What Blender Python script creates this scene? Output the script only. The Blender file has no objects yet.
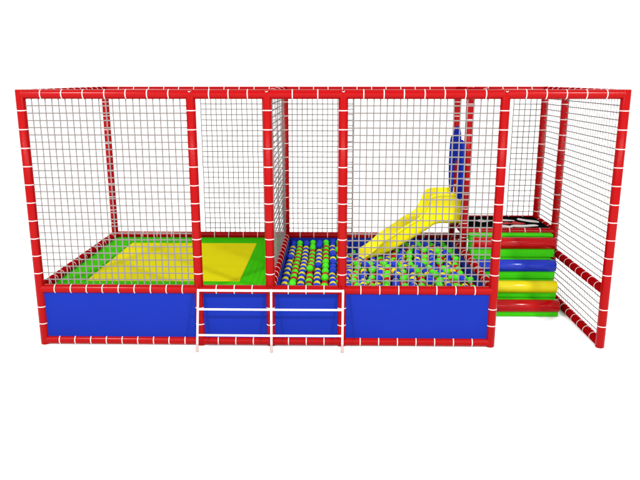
import bpy, bmesh, math, random
from mathutils import Vector, Matrix
random.seed(11)
S = bpy.context.scene
COL = S.collection
R = math.radians

# ------------------------------------------------------------------ materials
def mat(name, col, rough=.4, spec=.2, bump=0, bscale=40, vary=0, vscale=3, coat=0):
    m = bpy.data.materials.new(name); m.use_nodes = True
    nt = m.node_tree; b = nt.nodes['Principled BSDF']
    b.inputs['Base Color'].default_value = (*col, 1)
    b.inputs['Roughness'].default_value = rough
    b.inputs['Specular IOR Level'].default_value = spec
    if coat: b.inputs['Coat Weight'].default_value = coat; b.inputs['Coat Roughness'].default_value = .15
    tc = nt.nodes.new('ShaderNodeTexCoord')
    if vary:
        n = nt.nodes.new('ShaderNodeTexNoise'); n.inputs['Scale'].default_value = vscale; n.inputs['Detail'].default_value = 4
        mx = nt.nodes.new('ShaderNodeMix'); mx.data_type = 'RGBA'
        mx.inputs['A'].default_value = (*[c*(1-vary) for c in col], 1); mx.inputs['B'].default_value = (*[min(1, c*(1+vary)) for c in col], 1)
        nt.links.new(tc.outputs['Object'], n.inputs['Vector']); nt.links.new(n.outputs['Fac'], mx.inputs['Factor'])
        nt.links.new(mx.outputs['Result'], b.inputs['Base Color'])
    if bump:
        n = nt.nodes.new('ShaderNodeTexNoise'); n.inputs['Scale'].default_value = bscale; n.inputs['Detail'].default_value = 3
        bp = nt.nodes.new('ShaderNodeBump'); bp.inputs['Strength'].default_value = bump; bp.inputs['Distance'].default_value = .01
        nt.links.new(tc.outputs['Object'], n.inputs['Vector']); nt.links.new(n.outputs['Fac'], bp.inputs['Height'])
        nt.links.new(bp.outputs['Normal'], b.inputs['Normal'])
    return m
M = dict(
    red=mat('red_foam_vinyl', (.172, .0007, .0011), .20, .06, .04, 14, .06, 5),
    matte_red=mat('matte_red_foam', (.168, .0012, .0018), .6, 0, .04, 14, .06, 5),
    tie=mat('white_nylon', (.36, .315, .305), .4, .1),
    blue=mat('blue_vinyl', (.0046, .0132, .152), .5, .015, .04, 9, .08, 2),
    green=mat('green_vinyl', (.023, .232, .003), .5, .0, .05, 9, .08, 2),
    step_green=mat('bright_green_vinyl', (.029, .31, .005), .45, .02, .05, 9, .05, 2),
    mat_yellow=mat('yellow_woven_mesh', (.345, .31, .004), .6, .0, .15, 220, .07, 2),
    panel=mat('deep_blue_vinyl', (.005, .014, .17), .6, 0, .04, 9, .06, 2),
    roll_red=mat('red_roll_vinyl', (.21, .001, .0015), .14, .10, .008, 5, .04, 3),
    roll_blue=mat('blue_roll_vinyl', (.0065, .016, .205), .14, .10, .008, 5, .04, 3),
    roll_yellow=mat('yellow_roll_vinyl', (.35, .295, .003), .14, .10, .008, 5, .04, 3),
    slide=mat('yellow_moulded_plastic', (.56, .485, .001), .32, .10, .04, 6, .03, 2),
    net=mat('grey_net_cord', (.118, .106, .101), .8, .03),
    white=mat('white_painted_steel', (.46, .45, .445), .35, .15),
    pink=mat('pale_pink_rubber', (.25, .185, .172), .6, .05),
    black=mat('black_rubber_mat', (.002, .0025, .0025), .8, .0, .1, 60),
    print_white=mat('white_print', (.40, .37, .355), .6, .05, 0, 1, .12, 9),
    print_red=mat('red_print', (.24, .002, .003), .6, .05),
    steel=mat('grey_steel', (.18, .18, .19), .4, .2),
    floor=mat('white_floor', (.93, .93, .93), .9, 0, 0, 1, .01, 2),
    b_blue=mat('blue_ball_plastic', (.007, .022, .30), .28, .07),
    b_yellow=mat('yellow_ball_plastic', (.42, .36, .002), .28, .07),
    b_green=mat('green_ball_plastic', (.038, .42, .006), .28, .07),
    b_red=mat('red_ball_plastic', (.27, .0015, .002), .28, .07),
)

# ------------------------------------------------------------------ helpers
def link(name, me, m=None, parent=None, smooth=None):
    o = bpy.data.objects.new(name, me); COL.objects.link(o)
    for q in (m if isinstance(m, list) else [m] if m else []): me.materials.append(q)
    if parent: o.parent = parent
    return o
def build(name, bm, m, parent=None, smooth=True, angle=40):
    bmesh.ops.recalc_face_normals(bm, faces=bm.faces)
    for f in bm.faces: f.smooth = smooth
    if smooth:
        for e in bm.edges:
            if len(e.link_faces) == 2 and e.calc_face_angle(0) > R(angle): e.smooth = False
    me = bpy.data.meshes.new(name); bm.to_mesh(me); bm.free()
    return link(name, me, m, parent)
def thing(name, label, cat, loc=(0, 0, 0), group=None):
    o = bpy.data.objects.new(name, None); COL.objects.link(o); o.location = loc; o.empty_display_size = .2
    tag(o, label, cat, group); return o
def tag(o, label, cat, group=None, kind=None):
    if label: o['label'] = label
    if cat: o['category'] = cat
    if group: o['group'] = group
    if kind: o['kind'] = kind
def basis(d):
    d = d.normalized(); u = Vector((0, 0, 1)) if abs(d.z) < .9 else Vector((0, 1, 0))
    a = d.cross(u).normalized(); return a, a.cross(d).normalized()
def tube(bm, pts, r, seg=16, cap=True, bev=0):
    """sweep a circle along points; r a number or a list"""
    pts = [Vector(p) for p in pts]; n = len(pts)
    rr = r if isinstance(r, list) else [r]*n
    if bev and n == 2:
        d = (pts[1]-pts[0]).normalized()
        pts = [pts[0], pts[0]+d*bev*.3, pts[0]+d*bev, pts[1]-d*bev, pts[1]-d*bev*.3, pts[1]]
        q = rr[0]; rr = [q-bev, q-bev*.3, q, q, q-bev*.3, q-bev]; n = 6
    a, b = basis(pts[-1]-pts[0]); rings = []
    for p, q in zip(pts, rr):
        rings.append([bm.verts.new(p+(a*math.cos(2*math.pi*k/seg)+b*math.sin(2*math.pi*k/seg))*q) for k in range(seg)])
    for A, B in zip(rings, rings[1:]):
        for k in range(seg): bm.faces.new((A[k], A[(k+1) % seg], B[(k+1) % seg], B[k]))
    if cap: bm.faces.new(rings[0][::-1]); bm.faces.new(rings[-1])
def box(bm, x0, x1, y0, y1, z0, z1, bev=0, seg=2):
    r = bmesh.ops.create_cube(bm, size=1)
    for v in r['verts']:
        v.co = Vector(((x0+x1)/2+v.co.x*(x1-x0), (y0+y1)/2+v.co.y*(y1-y0), (z0+z1)/2+v.co.z*(z1-z0)))
    if bev:
        es = list({e for v in r['verts'] for e in v.link_edges})
        bmesh.ops.bevel(bm, geom=es, offset=bev, segments=seg, affect='EDGES', profile=.5)

# ------------------------------------------------------------------ dimensions (metres)
W, L, H = 3.0, 2.54, 2.66            # half width, depth, top beam height
ZR, ZB, ZD = .632, .052, .885        # side rail, bottom rail, deck beam
YB = 1.72                            # front edge of the raised deck
P2, P3, P4, P5 = -1.2955, -.5336, .2253, 1.8245
r = .047

# ------------------------------------------------------------------ setting
bm = bmesh.new(); box(bm, -60, 60, -40, 90, -.2, 0)
fl = build('floor', bm, M['floor'], None, False); fl['kind'] = 'structure'

# ------------------------------------------------------------------ frame
frame = thing('play_frame', 'large red padded tube frame with grey nets and blue side panels enclosing the play area', 'play frame', (0, 0, 0))
ties = []                                    # (position, direction, parent object)
def pole(x, y, z0=.004, z1=H+r):
    bm = bmesh.new(); tube(bm, [(x, y, z0), (x, y, z1)], r+.001, 28, True, .008)
    o = build('pole', bm, M['red'], frame, True, 60)
    k = 0; z = H-.158
    while z > .1:
        if not any(abs(z-q) < .052 for q in (ZR, ZB)): ties.append((Vector((x, y, z)), Vector((0, 0, 1)), o))
        z -= .188
    if abs(x) < W-.1 and y == 0:             # loose curled end of a tie over the junction
        bm = bmesh.new(); tube(bm, [(x+.013*math.cos(a), -.050+.006*math.sin(a), H+.036+.012*math.sin(a)) for a in [math.pi*(1.05+k*.12) for k in range(9)]], .0042, 8)
        build('tie_end', bm, M['tie'], o)
    return o
def beam(a, b, step=.19, name='beam', ph=None):
    a, b = Vector(a), Vector(b); bm = bmesh.new(); tube(bm, [a, b], r, 28)
    o = build(name, bm, M['matte_red' if abs(b.y-a.y) > .1 else 'red'], frame, True, 60)
    n = max(1, round(((b-a).length-2*r)/step)); d = (b-a)
    st = ((b-a).length)/(n+.0)
    for k in range(1, n): ties.append((a+d*(k/n), d.normalized(), o))
    return o
for x in (-W, P2, P3, P4, P5, W): pole(x, 0)
for x in (-W, P3, P5, W): pole(x, L)
pole(P5, YB); pole(W, YB)
XS = [-W, P2, P3, P4, P5, W]
for a, b in zip(XS, XS[1:]): beam((a, 0, H), (b, 0, H))
for a, b in zip(XS[:4], XS[1:5]):
    st = .167 if a == -W else .187
    beam((a, 0, ZR), (b, 0, ZR), st, 'rail'); beam((a, 0, ZB), (b, 0, ZB), st, 'rail')
BX = [-W, P3, P5, W]
for a, b in zip(BX, BX[1:]):
    beam((a, L, H), (b, L, H))
    beam((a, L, ZR), (b, L, ZR), .19, 'rail'); beam((a, L, ZB), (b, L, ZB), .19, 'rail')
for x in (-W, P3): 
    beam((x, 0, H), (x, L, H), .19 if x == -W else .62); beam((x, 0, ZR), (x, L, ZR), .17, 'rail'); beam((x, 0, ZB), (x, L, ZB), .19, 'rail')
for x in (P5, W):
    for y0, y1 in ((0, YB), (YB, L)):
        beam((x, y0, H), (x, y1, H), .19 if x == W else .85); beam((x, y0, ZR), (x, y1, ZR), .19, 'rail'); beam((x, y0, ZB), (x, y1, ZB), .19, 'rail')
    beam((x, YB, ZD), (x, L, ZD), .19, 'deck_beam')
beam((P5, YB, ZD), (W, YB, ZD), .19, 'deck_beam'); beam((P5, L, ZD), (W, L, ZD), .19, 'deck_beam')
bm = bmesh.new(); box(bm, P5+.02, W-.02, YB+.01, L-.01, ZD-.02, ZD+.022, .004)
build('deck_board', bm, M['steel'], frame)

# cable ties: a thin strap with a small head
bm = bmesh.new(); rt = r+.0028; n = 28; hw = .0052
prof = [(r-.004, -hw), (rt-.001, -hw), (rt, -hw*.5), (rt, hw*.5), (rt-.001, hw), (r-.004, hw)]
rings = [[bm.verts.new((q*math.cos(2*math.pi*k/n), q*math.sin(2*math.pi*k/n), z)) for q, z in prof] for k in range(n)]
for k in range(n):
    A, B = rings[k], rings[(k+1) % n]
    for j in range(len(prof)-1): bm.faces.new((A[j], A[j+1], B[j+1], B[j]))
box(bm, -.005, .005, rt-.002, rt+.005, -.005, .005, .0012)
bmesh.ops.recalc_face_normals(bm, faces=bm.faces)
for f in bm.faces: f.smooth = True
tie_me = bpy.data.meshes.new('cable_tie'); bm.to_mesh(tie_me); tie_me.materials.append(M['tie'])
CAM = Vector((.1159, -6.7653, 2.8115))
ties.sort(key=lambda t: (t[0]-CAM).length)
def tie_mx(p, d):
    a = random.uniform(-.10, .10)            # straps are never quite square to the tube
    ax = Vector((1, 0, 0)) if abs(d.z) > .5 else Vector((0, 0, 1))
    q = Vector((0, 0, 1)).rotation_difference(d)
    t = Matrix.Rotation(a*.5, 4, ax) @ q.to_matrix().to_4x4() @ Matrix.Rotation(random.choice((0, R(150), R(200))) if d.z > .5 else 0, 4, 'Z')
    return Matrix.Translation(p) @ t
fv, ff = [], []
tv = [v.co.copy() for v in tie_me.vertices]; tf = [tuple(p.vertices) for p in tie_me.polygons]
for i, (p, d, o) in enumerate(ties):
    mx = tie_mx(p, d)
    if i < 100:
        t = bpy.data.objects.new('cable_tie', tie_me); COL.objects.link(t); t.parent = o; t.matrix_world = mx
    else:
        k = len(fv); fv += [mx @ v for v in tv]; ff += [tuple(q+k for q in f) for f in tf]
far_me = bpy.data.meshes.new('cable_tie'); far_me.from_pydata(fv, [], ff); far_me.shade_smooth()
ft = link('cable_tie', far_me, M['tie'], frame); ft['kind'] = 'stuff'
bm.free()

# blue vinyl panels between the rails
def panel(x0, x1, y0, y1, z0, z1, name='side_panel'):
    bm = bmesh.new(); box(bm, x0, x1, y0, y1, z0, z1, .006); return build(name, bm, M['blue'], frame)
e = r*.7
for i, (a, b) in enumerate(zip(XS[:4], XS[1:5])): panel(a+e, b-e, -.018, .022, .006 if i in (1, 2) else .03, ZR-.005)
for a, b in ((-W, P3), (P3, P5)): panel(a+e, b-e, L-.02, L+.02, .03, ZR-.005)
panel(-W-.02, -W+.02, e, L-e, .03, ZR-.005)
panel(P5-.02, P5+.015, e, YB-e, .03, ZR-.005); panel(P5-.02, P5+.015, YB+e, L-e, .03, ZR-.005)
panel(P3-.015, P3+.02, e, L-e, .03, ZR-.005)
# padded lining of the ball pit
X0, X1, Y0, Y1 = P3+.03, P5-.03, .035, L-.03
panel(X0, X0+.03, Y0, Y1, .02, ZR-.03, 'pit_pad'); panel(X1-.03, X1, Y0, Y1, .02, ZR-.03, 'pit_pad')
panel(X0+.031, X1-.031, Y1-.03, Y1, .02, ZR-.03, 'pit_pad'); panel(X0+.031, X1-.031, Y0, Y0+.03, .02, ZR-.03, 'pit_pad')
panel(X0+.031, X1-.031, Y0+.031, Y1-.031, .02, .43, 'pit_base')

# knotted nets
def net(o, u, v, nu, nv, cord=.0068, cross=0):
    """cords from corner o along u and v"""
    o, u, v = Vector(o), Vector(u), Vector(v); nrm = u.cross(v).normalized(); bm = bmesh.new()
    def wav(p, k, ph): return p+nrm*math.sin(k*1.7+ph)*.003
    for i in range(nu+1):
        f = i/nu; j1, j2 = random.uniform(-.0015, .0015), random.uniform(-.0015, .0015); un = u.normalized()
        pts = [wav(o+u*f+un*(j1 if k % 2 else j2)+v*(k/8), k, i) for k in range(9)]
        tube(bm, pts, cross or cord, 5, False)
    for i in range(nv+1):
        f = i/nv; vn = v.normalized()
        pts = [wav(o+v*f+vn*random.uniform(-.0012, .0012)+u*(k/6), k, i*2) for k in range(7)]
        tube(bm, pts, cord, 5, False)
    return build('net', bm, M['net'], frame)
zt, zb = H-.04, ZR+.03
hz = zt-zb
def fnet(x0, x1):
    net((x0, 0, zb), (x1-x0, 0, 0), (0, 0, hz), round((x1-x0)/.0668), round(hz/.0715))
fnet(-W+.04, P2-.04); fnet(P4+.04, P5-.04)
def bnet(x0, x1, z0=zb):
    net((x0, L, z0), (x1-x0, 0, 0), (0, 0, zt-z0), round((x1-x0)/.0705), round((zt-z0)/.073), .0064)
bnet(-1.69, P3-.03); bnet(P3+.03, .40); bnet(2.585, W-.03, ZD+.03)
net((P3, .04, zb), (0, L-.08, 0), (0, 0, hz), round((L-.08)/.10), round(hz/.0715), .0064, .0026)
def rnet(y0, y1, z0, z1):
    net((W, y0, z0), (0, y1-y0, 0), (0, 0, z1-z0), round((y1-y0)/.07), round((z1-z0)/.0715), .0060, .0028)
rnet(.04, YB-.04, zb, zt); rnet(.04, YB-.04, ZB+.03, ZR-.03); rnet(YB+.04, L-.04, ZD+.03, zt)

# ------------------------------------------------------------------ trampoline
tr = thing('trampoline', 'rectangular trampoline with yellow jumping mat and wide green edge pad', 'trampoline', (-1.77, 1.27, 0))
def rel(o, root): o.location = -root.location
bx0, bx1, by0, by1 = -W+.022, P3-.018, .024, L-.022
mx0, mx1, my0, my1 = -2.665, -.922, .39, 2.225
bm = bmesh.new(); zt2, th = .602, .045
def ring(x0, x1, y0, y1, z): return [bm.verts.new(p) for p in ((x0, y0, z), (x1, y0, z), (x1, y1, z), (x0, y1, z))]
def subring(x0, x1, y0, y1, z): return ring(x0, x1, y0, y1, z)
o0, o1 = ring(bx0, bx1, by0, by1, zt2-th), ring(bx0, bx1, by0, by1, zt2)
i1, i0 = ring(mx0, mx1, my0, my1, zt2), ring(mx0, mx1, my0, my1, zt2-th)
for A, B in ((o0, o1), (o1, i1), (i1, i0), (i0, o0)):
    for k in range(4): bm.faces.new((A[k], A[(k+1) % 4], B[(k+1) % 4], B[k]))
bmesh.ops.recalc_face_normals(bm, faces=bm.faces)
bmesh.ops.bevel(bm, geom=[e2 for e2 in bm.edges if e2.calc_face_angle(0) > R(60)], offset=.010, segments=3, affect='EDGES')
rel(build('edge_pad', bm, M['green'], tr), tr)
bm = bmesh.new(); bmesh.ops.create_grid(bm, x_segments=24, y_segments=24, size=.5)
for v in bm.verts:
    x, y = v.co.x, v.co.y; s = (1-(2*x)**2)*(1-(2*y)**2)
    v.co = Vector(((mx0+mx1)/2+x*(mx1-mx0+.03), (my0+my1)/2+y*(my1-my0+.03), zt2-.014-.012*s))
g = bmesh.ops.extrude_face_region(bm, geom=bm.faces[:])
bmesh.ops.translate(bm, verts=[v for v in g['geom'] if isinstance(v, bmesh.types.BMVert)], vec=(0, 0, -.006))
rel(build('jumping_mat', bm, M['mat_yellow'], tr), tr)
bm = bmesh.new(); c = [(-2.85, .2), (-.75, .2), (-.75, 2.36), (-2.85, 2.36)]
for k in range(4): tube(bm, [(*c[k], .53), (*c[(k+1) % 4], .53)], .024, 12)
rel(build('steel_rim', bm, M['steel'], tr), tr)
for x, y in c:
    bm = bmesh.new(); tube(bm, [(x, y, .004), (x, y, .53)], .022, 12); rel(build('leg', bm, M['steel'], tr), tr)

# ------------------------------------------------------------------ slide
sl = thing('slide', 'yellow plastic slide running down from the raised deck into the ball pit', 'slide', (1.2, 2.12, .42))
#        X     floor  wall top
prof = [(1.800, .955, 1.345), (1.66, .955, 1.345), (1.53, .952, 1.342), (1.45, .925, 1.330), (1.40, .885, 1.290), (1.35, .850, 1.170),
        (1.29, .812, 1.055), (1.22, .765, .995), (1.10, .690, .925), (.95, .595, .815), (.80, .524, .710), (.68, .488, .595), (.59, .470, .525), (.53, .462, .488), (.49, .459, .470)]
yc = 2.12
def section(X, zf, zw):
    w = .275; h = zw-zf; pts = []
    lip = .014
    pts.append((yc-w-lip, zw-.018)); pts.append((yc-w-lip*.6, zw-.002)); pts.append((yc-w, zw))
    for k in range(1, 4): pts.append((yc-w+.022*k/3, zw-(h-.07 if h > .1 else h*.4)*k/3))
    rad = min(.07, h*.6)
    base = pts[-1][1]
    for k in range(1, 5):
        a = k/4*math.pi/2; pts.append((yc-w+.022+rad*(1-math.cos(a)), zf+(base-zf)*(1-math.sin(a))))
    half = pts[:]
    return [(X, y, z) for y, z in half]+[(X, 2*yc-y, z) for y, z in half[::-1]]
def smooth_prof(P, n=4):
    out = []
    for i in range(len(P)-1):
        p0, p1, p2, p3 = P[max(0, i-1)], P[i], P[i+1], P[min(len(P)-1, i+2)]
        for k in range(n):
            t = k/n; out.append(tuple(.5*((2*b)+(-a+c_)*t+(2*a-5*b+4*c_-d)*t*t+(-a+3*b-3*c_+d)*t**3) for a, b, c_, d in zip(p0, p1, p2, p3)))
    return out+[P[-1]]
bm = bmesh.new(); secs = [[bm.verts.new(p) for p in section(*q)] for q in smooth_prof(prof)]
for A, B in zip(secs, secs[1:]):
    for k in range(len(A)-1): bm.faces.new((A[k], A[k+1], B[k+1], B[k]))
ch = build('chute', bm, M['slide'], sl, True, 75); rel(ch, sl)
md = ch.modifiers.new('thick', 'SOLIDIFY'); md.thickness = .022; md.offset = 0
# flange that bolts the mouth of the chute to the deck
bm = bmesh.new()
box(bm, 1.800, 1.818, yc-.30, yc+.30, .935, .975, .004); 
rel(build('mounting_flange', bm, M['slide'], sl), sl)

# ------------------------------------------------------------------ arched entrance panel
ap = thing('entrance_panel', 'blue padded panel with lobed top and narrow arched doorway above the slide mouth', 'panel', (1.755, 2.1, 1.30))
def lobe():
    """outline in (y, z): side shoulders and a taller middle lobe"""
    c0 = 2.08; out = [(c0-.37, 1.30), (c0-.43, 1.42), (c0-.475, 1.60), (c0-.48, 1.78)]
    for k in range(9):
        a = math.pi-k/8*math.pi*.55; out.append((c0-.33+.13*math.cos(a), 1.93+.13*math.sin(a)))
    for k in range(13):
        a = math.pi-k/12*math.pi; out.append((c0+.21*math.cos(a), 2.02+.19*math.sin(a)))
    for k in range(9):
        a = math.pi*.55-k/8*math.pi*.55; out.append((c0+.33+.13*math.cos(a), 1.93+.13*math.sin(a)))
    out += [(c0+.48, 1.78), (c0+.475, 1.60), (c0+.43, 1.42), (c0+.37, 1.30)]; return out
ho = [(2.29, 1.30), (2.29, 1.60)]+[(2.09+.20*math.cos(a), 1.60+.20*math.sin(a)) for a in [k/10*math.pi for k in range(1, 10)]]+[(1.89, 1.60), (1.89, 1.30)]
out = lobe()+ho
bm = bmesh.new(); vs = [bm.verts.new((1.738, y, z)) for y, z in out]; f = bm.faces.new(vs)
g = bmesh.ops.extrude_face_region(bm, geom=[f])
bmesh.ops.translate(bm, verts=[v for v in g['geom'] if isinstance(v, bmesh.types.BMVert)], vec=(.034, 0, 0))
bmesh.ops.recalc_face_normals(bm, faces=bm.faces)
bmesh.ops.bevel(bm, geom=[e2 for e2 in bm.edges if e2.calc_face_angle(0) > R(80) and len(e2.link_faces) == 2 and any(len(q.verts) > 6 for q in e2.link_faces)], offset=.008, segments=2, affect='EDGES')
bmesh.ops.triangulate(bm, faces=[q for q in bm.faces if len(q.verts) > 4])
pp = build('padded_board', bm, M['panel'], ap, True, 35); rel(pp, ap)

# ------------------------------------------------------------------ soft steps
st = thing('soft_steps', 'green foam steps with red, yellow and blue rounded noses leading up to the deck', 'steps', (2.4, 1.3, 0))
RD = [.93, 1.085, 1.255, 1.465]; TZ = [.195, .385, .605, .850]; RC = [(.956, .135), (1.105, .330), (1.275, .550), (1.487, .785)]
sx0 = P5+.052; SX = [2.862, 2.868, 2.890, 2.935]
for k in range(4):
    sx1 = SX[k]; zlo = .004 if k == 0 else TZ[k-1]+.001
    bm = bmesh.new(); box(bm, sx0, sx1, RD[k], 1.668, zlo, TZ[k], .012, 3)
    s = build('step', bm, M['step_green'], st); rel(s, st)
    bm = bmesh.new(); y, z = RC[k]; tube(bm, [(sx0+.016, y, z), (sx1, y, z)], .076, 32, True, .012)
    ro = build('nosing_roll', bm, M[['roll_red', 'roll_yellow', 'roll_blue', 'roll_red'][k]], s, True, 60)
bm = bmesh.new(); box(bm, sx0, sx1, 1.555, 1.668, TZ[3]+.001, .884, .010, 3)
rel(build('top_pad', bm, M['step_green'], st), st)

# ------------------------------------------------------------------ printed mat on the deck
pm = thing('printed_mat', 'black rubber mat printed with white and red blobs lying on the raised deck', 'mat', (2.4, 2.13, .908))
bm = bmesh.new(); box(bm, P5+.055, W-.055, YB+.03, L-.05, .908, .926, .006)
rel(build('mat_sheet', bm, M['black'], pm), pm)
def blob(pts, m):
    bm = bmesh.new(); n = len(pts); P = []
    for i in range(n):                                   # closed Catmull-Rom outline
        p0, p1, p2, p3 = pts[i-1], pts[i], pts[(i+1) % n], pts[(i+2) % n]
        for k in range(5):
            t = k/5; P.append(tuple(.5*((2*b)+(-a+c_)*t+(2*a-5*b+4*c_-d)*t*t+(-a+3*b-3*c_+d)*t**3) for a, b, c_, d in zip(p0, p1, p2, p3)))
    vs = [bm.verts.new((x, y, .9305)) for x, y in P]; f = bm.faces.new(vs)
    g = bmesh.ops.extrude_face_region(bm, geom=[f])
    bmesh.ops.translate(bm, verts=[v for v in g['geom'] if isinstance(v, bmesh.types.BMVert)], vec=(0, 0, -.0035))
    rel(build('printed_shape', bm, m, pm, False), pm)
wht, rd = M['print_white'], M['print_red']
blob([(2.09, 2.16), (2.13, 2.24), (2.18, 2.24), (2.22, 2.19), (2.31, 2.17), (2.22, 2.12), (2.16, 2.09), (2.11, 2.10)], wht)
blob([(2.36, 2.28), (2.46, 2.27), (2.60, 2.21), (2.58, 2.17), (2.46, 2.17), (2.36, 2.19)], wht)
blob([(2.66, 2.26), (2.70, 2.34), (2.77, 2.27), (2.90, 2.18), (2.90, 2.07), (2.80, 2.10), (2.72, 2.17)], wht)
blob([(2.46, 1.84), (2.52, 1.91), (2.66, 1.91), (2.80, 1.94), (2.83, 1.86), (2.72, 1.82), (2.56, 1.79)], wht)
blob([(2.31, 1.78), (2.32, 1.90), (2.40, 1.89), (2.47, 1.83), (2.46, 1.77)], wht)
blob([(2.37, 2.00), (2.46, 2.10), (2.53, 2.05), (2.58, 2.15), (2.64, 2.07), (2.70, 2.00), (2.60, 1.95), (2.50, 1.98), (2.42, 1.95)], rd)

# ------------------------------------------------------------------ white ladder rail in front
ld = thing('access_ladder', 'white tubular rail ladder with pale pink feet leaning against the front panels', 'ladder', (-.53, -.15, 0))
foot = [(-1.303, -.205), (-.515, -.212), (.230, -.205)]; head = [(-1.286, -.098), (-.518, -.098), (.236, -.098)]
def lp(k, z): return Vector((*foot[k], 0)).lerp(Vector((*head[k], .655)), z/.655)
for k in range(3):
    bm = bmesh.new(); pts = [lp(k, z) for z in (.085, .25, .45, .60, .655)]
    tube(bm, pts+[pts[-1]+Vector((0, 0, .010))], [.0115]*5+[.007], 14); rel(build('post', bm, M['white'], ld, True, 60), ld)
    bm = bmesh.new(); tube(bm, [lp(k, .003), lp(k, .05), lp(k, .09)], [.0175, .0165, .0130], 14); rel(build('foot', bm, M['pink'], ld, True, 60), ld)
for z, q in ((.650, .0125), (.452, .0112), (.180, .0112)):
    for k in range(2):
        bm = bmesh.new(); tube(bm, [lp(k, z), lp(k+1, z)], q, 14); rel(build('rung', bm, M['white'], ld, True, 60), ld)

# ------------------------------------------------------------------ balls
BR = .0445
bm = bmesh.new(); bmesh.ops.create_uvsphere(bm, u_segments=24, v_segments=14, radius=BR)
for f in bm.faces: f.smooth = True
ball_me = {}
for c in ('blue', 'yellow', 'green', 'red'):
    me = bpy.data.meshes.new(c+'_ball'); bm.to_mesh(me); me.materials.append(M['b_'+c]); ball_me[c] = me
bm.free()
sp = .0925; spots = []
nx = int((X1-X0-.06-2*BR)/sp)+1; ny = 26
for i in range(nx):
    for j in range(ny):
        x = X0+.03+BR+.004+i*sp; y = Y0+.03+BR+j*sp
        if y > Y1-.03-BR: continue
        c = ('blue', 'yellow') if i % 2 == 0 else ('green', 'red')
        c = c[j % 2]
        k = min(1, max(0, (x-.05)/.35))                        # the right-hand part lies more jumbled
        z = .505+(.003 if c in ('blue', 'green') else -.001)+.008*math.sin(x*5+y*3)+.012*max(0, y-1.6)
        if y+sp > Y1-.03-BR: c = 'blue' if i % 2 == 0 else 'green'; z += .03
        elif c in ('blue', 'green') and random.random() < .20-.02*k: z += random.uniform(.025, .055)
        if k:
            x += k*(random.uniform(-.016, .016)+.030*math.sin(y*5+x*3)); y += k*(random.uniform(-.014, .014)+.02*math.sin(x*6)); z += k*(random.uniform(-.012, .012)+(.008 if c in ('blue', 'green') else -.004))
        else:
            x += random.uniform(-.003, .003); y += random.uniform(-.004, .004)
        x = min(max(x, X0+.03+BR), X1-.03-BR); y = min(max(y, Y0+.03+BR), Y1-.03-BR)
        # keep clear of the slide's foot
        if .36 < x < .98 and abs(y-yc) < .34: z = min(z, .398+max(0, x-.55)*.22)
        elif .22 < x < .95 and 1.45 < y < 2.0: z = min(z, .475)
        spots.append((Vector((x, y, z)), c))
vis = [s for s in spots if s[0].y > .42]; hid = [s for s in spots if s[0].y <= .42]
vis.sort(key=lambda s: (s[0]-CAM).length)
for p, c in vis[:300]:
    o = bpy.data.objects.new('ball', ball_me[c]); COL.objects.link(o); o.location = p
    tag(o, 'small shiny %s plastic ball lying in the ball pit' % c, 'ball', '%s balls in the pit' % c)
bv, bf, bi = [], [], []
src = ball_me['blue']; sv = [v.co.copy() for v in src.vertices]; sf = [tuple(p.vertices) for p in src.polygons]
for p, c in vis[300:]+hid:
    k = len(bv); bv += [v+p for v in sv]; bf += [tuple(q+k for q in f) for f in sf]
    bi += [('blue', 'yellow', 'green', 'red').index(c)]*len(sf)
heap = bpy.data.meshes.new('ball_heap'); heap.from_pydata(bv, [], bf)
o = link('ball_heap', heap, [M['b_'+c] for c in ('blue', 'yellow', 'green', 'red')])
heap.polygons.foreach_set('material_index', bi); heap.shade_smooth()
tag(o, 'heap of mixed coloured balls filling the back of the pit', 'balls', None, 'stuff')

# ------------------------------------------------------------------ light
w = bpy.data.worlds.new('World'); S.world = w; w.use_nodes = True
bg = w.node_tree.nodes['Background']; bg.inputs['Color'].default_value = (1, 1, 1, 1); bg.inputs['Strength'].default_value = 1.7
def lamp(loc, power, size):
    d = bpy.data.lights.new('studio_lamp', 'AREA'); d.shape = 'DISK'; d.size = size; d.energy = power
    o = bpy.data.objects.new('studio_lamp', d); COL.objects.link(o); o.location = loc
    o.rotation_euler = (Vector((0, 1.2, .9))-Vector(loc)).to_track_quat('-Z', 'Y').to_euler()
lamp((-5.65, -6.85, 7.9), 1100, .7)
lamp((5.65, -6.85, 7.9), 1100, .7)
d = bpy.data.lights.new('added_highlight_strip', 'AREA'); d.shape = 'RECTANGLE'; d.size = 20; d.size_y = .22; d.energy = 1000  # added strip light: draws long highlights on rolls and beams, with some frontal fill
o = bpy.data.objects.new('added_highlight_strip', d); COL.objects.link(o); o.location = (.1, -8.6, 3.3)
o.rotation_euler = (Vector((.1, 1.0, 1.2))-o.location).to_track_quat('-Z', 'Y').to_euler()

# ------------------------------------------------------------------ camera
cd = bpy.data.cameras.new('camera'); cam = bpy.data.objects.new('camera', cd); COL.objects.link(cam)
cd.sensor_width = 36; cd.lens = 667.751/640*36; cd.clip_end = 500; cd.clip_start = .05
fwd = Vector((-.017645, .971826, -.235039)).normalized()
rgt = Vector((.449196, .008127, -.000121)).normalized(); up = rgt.cross(fwd).normalized(); rgt = fwd.cross(up)
cam.matrix_world = Matrix((rgt, up, -fwd)).transposed().to_4x4(); cam.location = CAM
S.camera = cam
S.view_settings.view_transform = 'Standard'; S.view_settings.look = 'None'; S.view_settings.exposure = 0; S.view_settings.gamma = 1
S.render.film_transparent = False
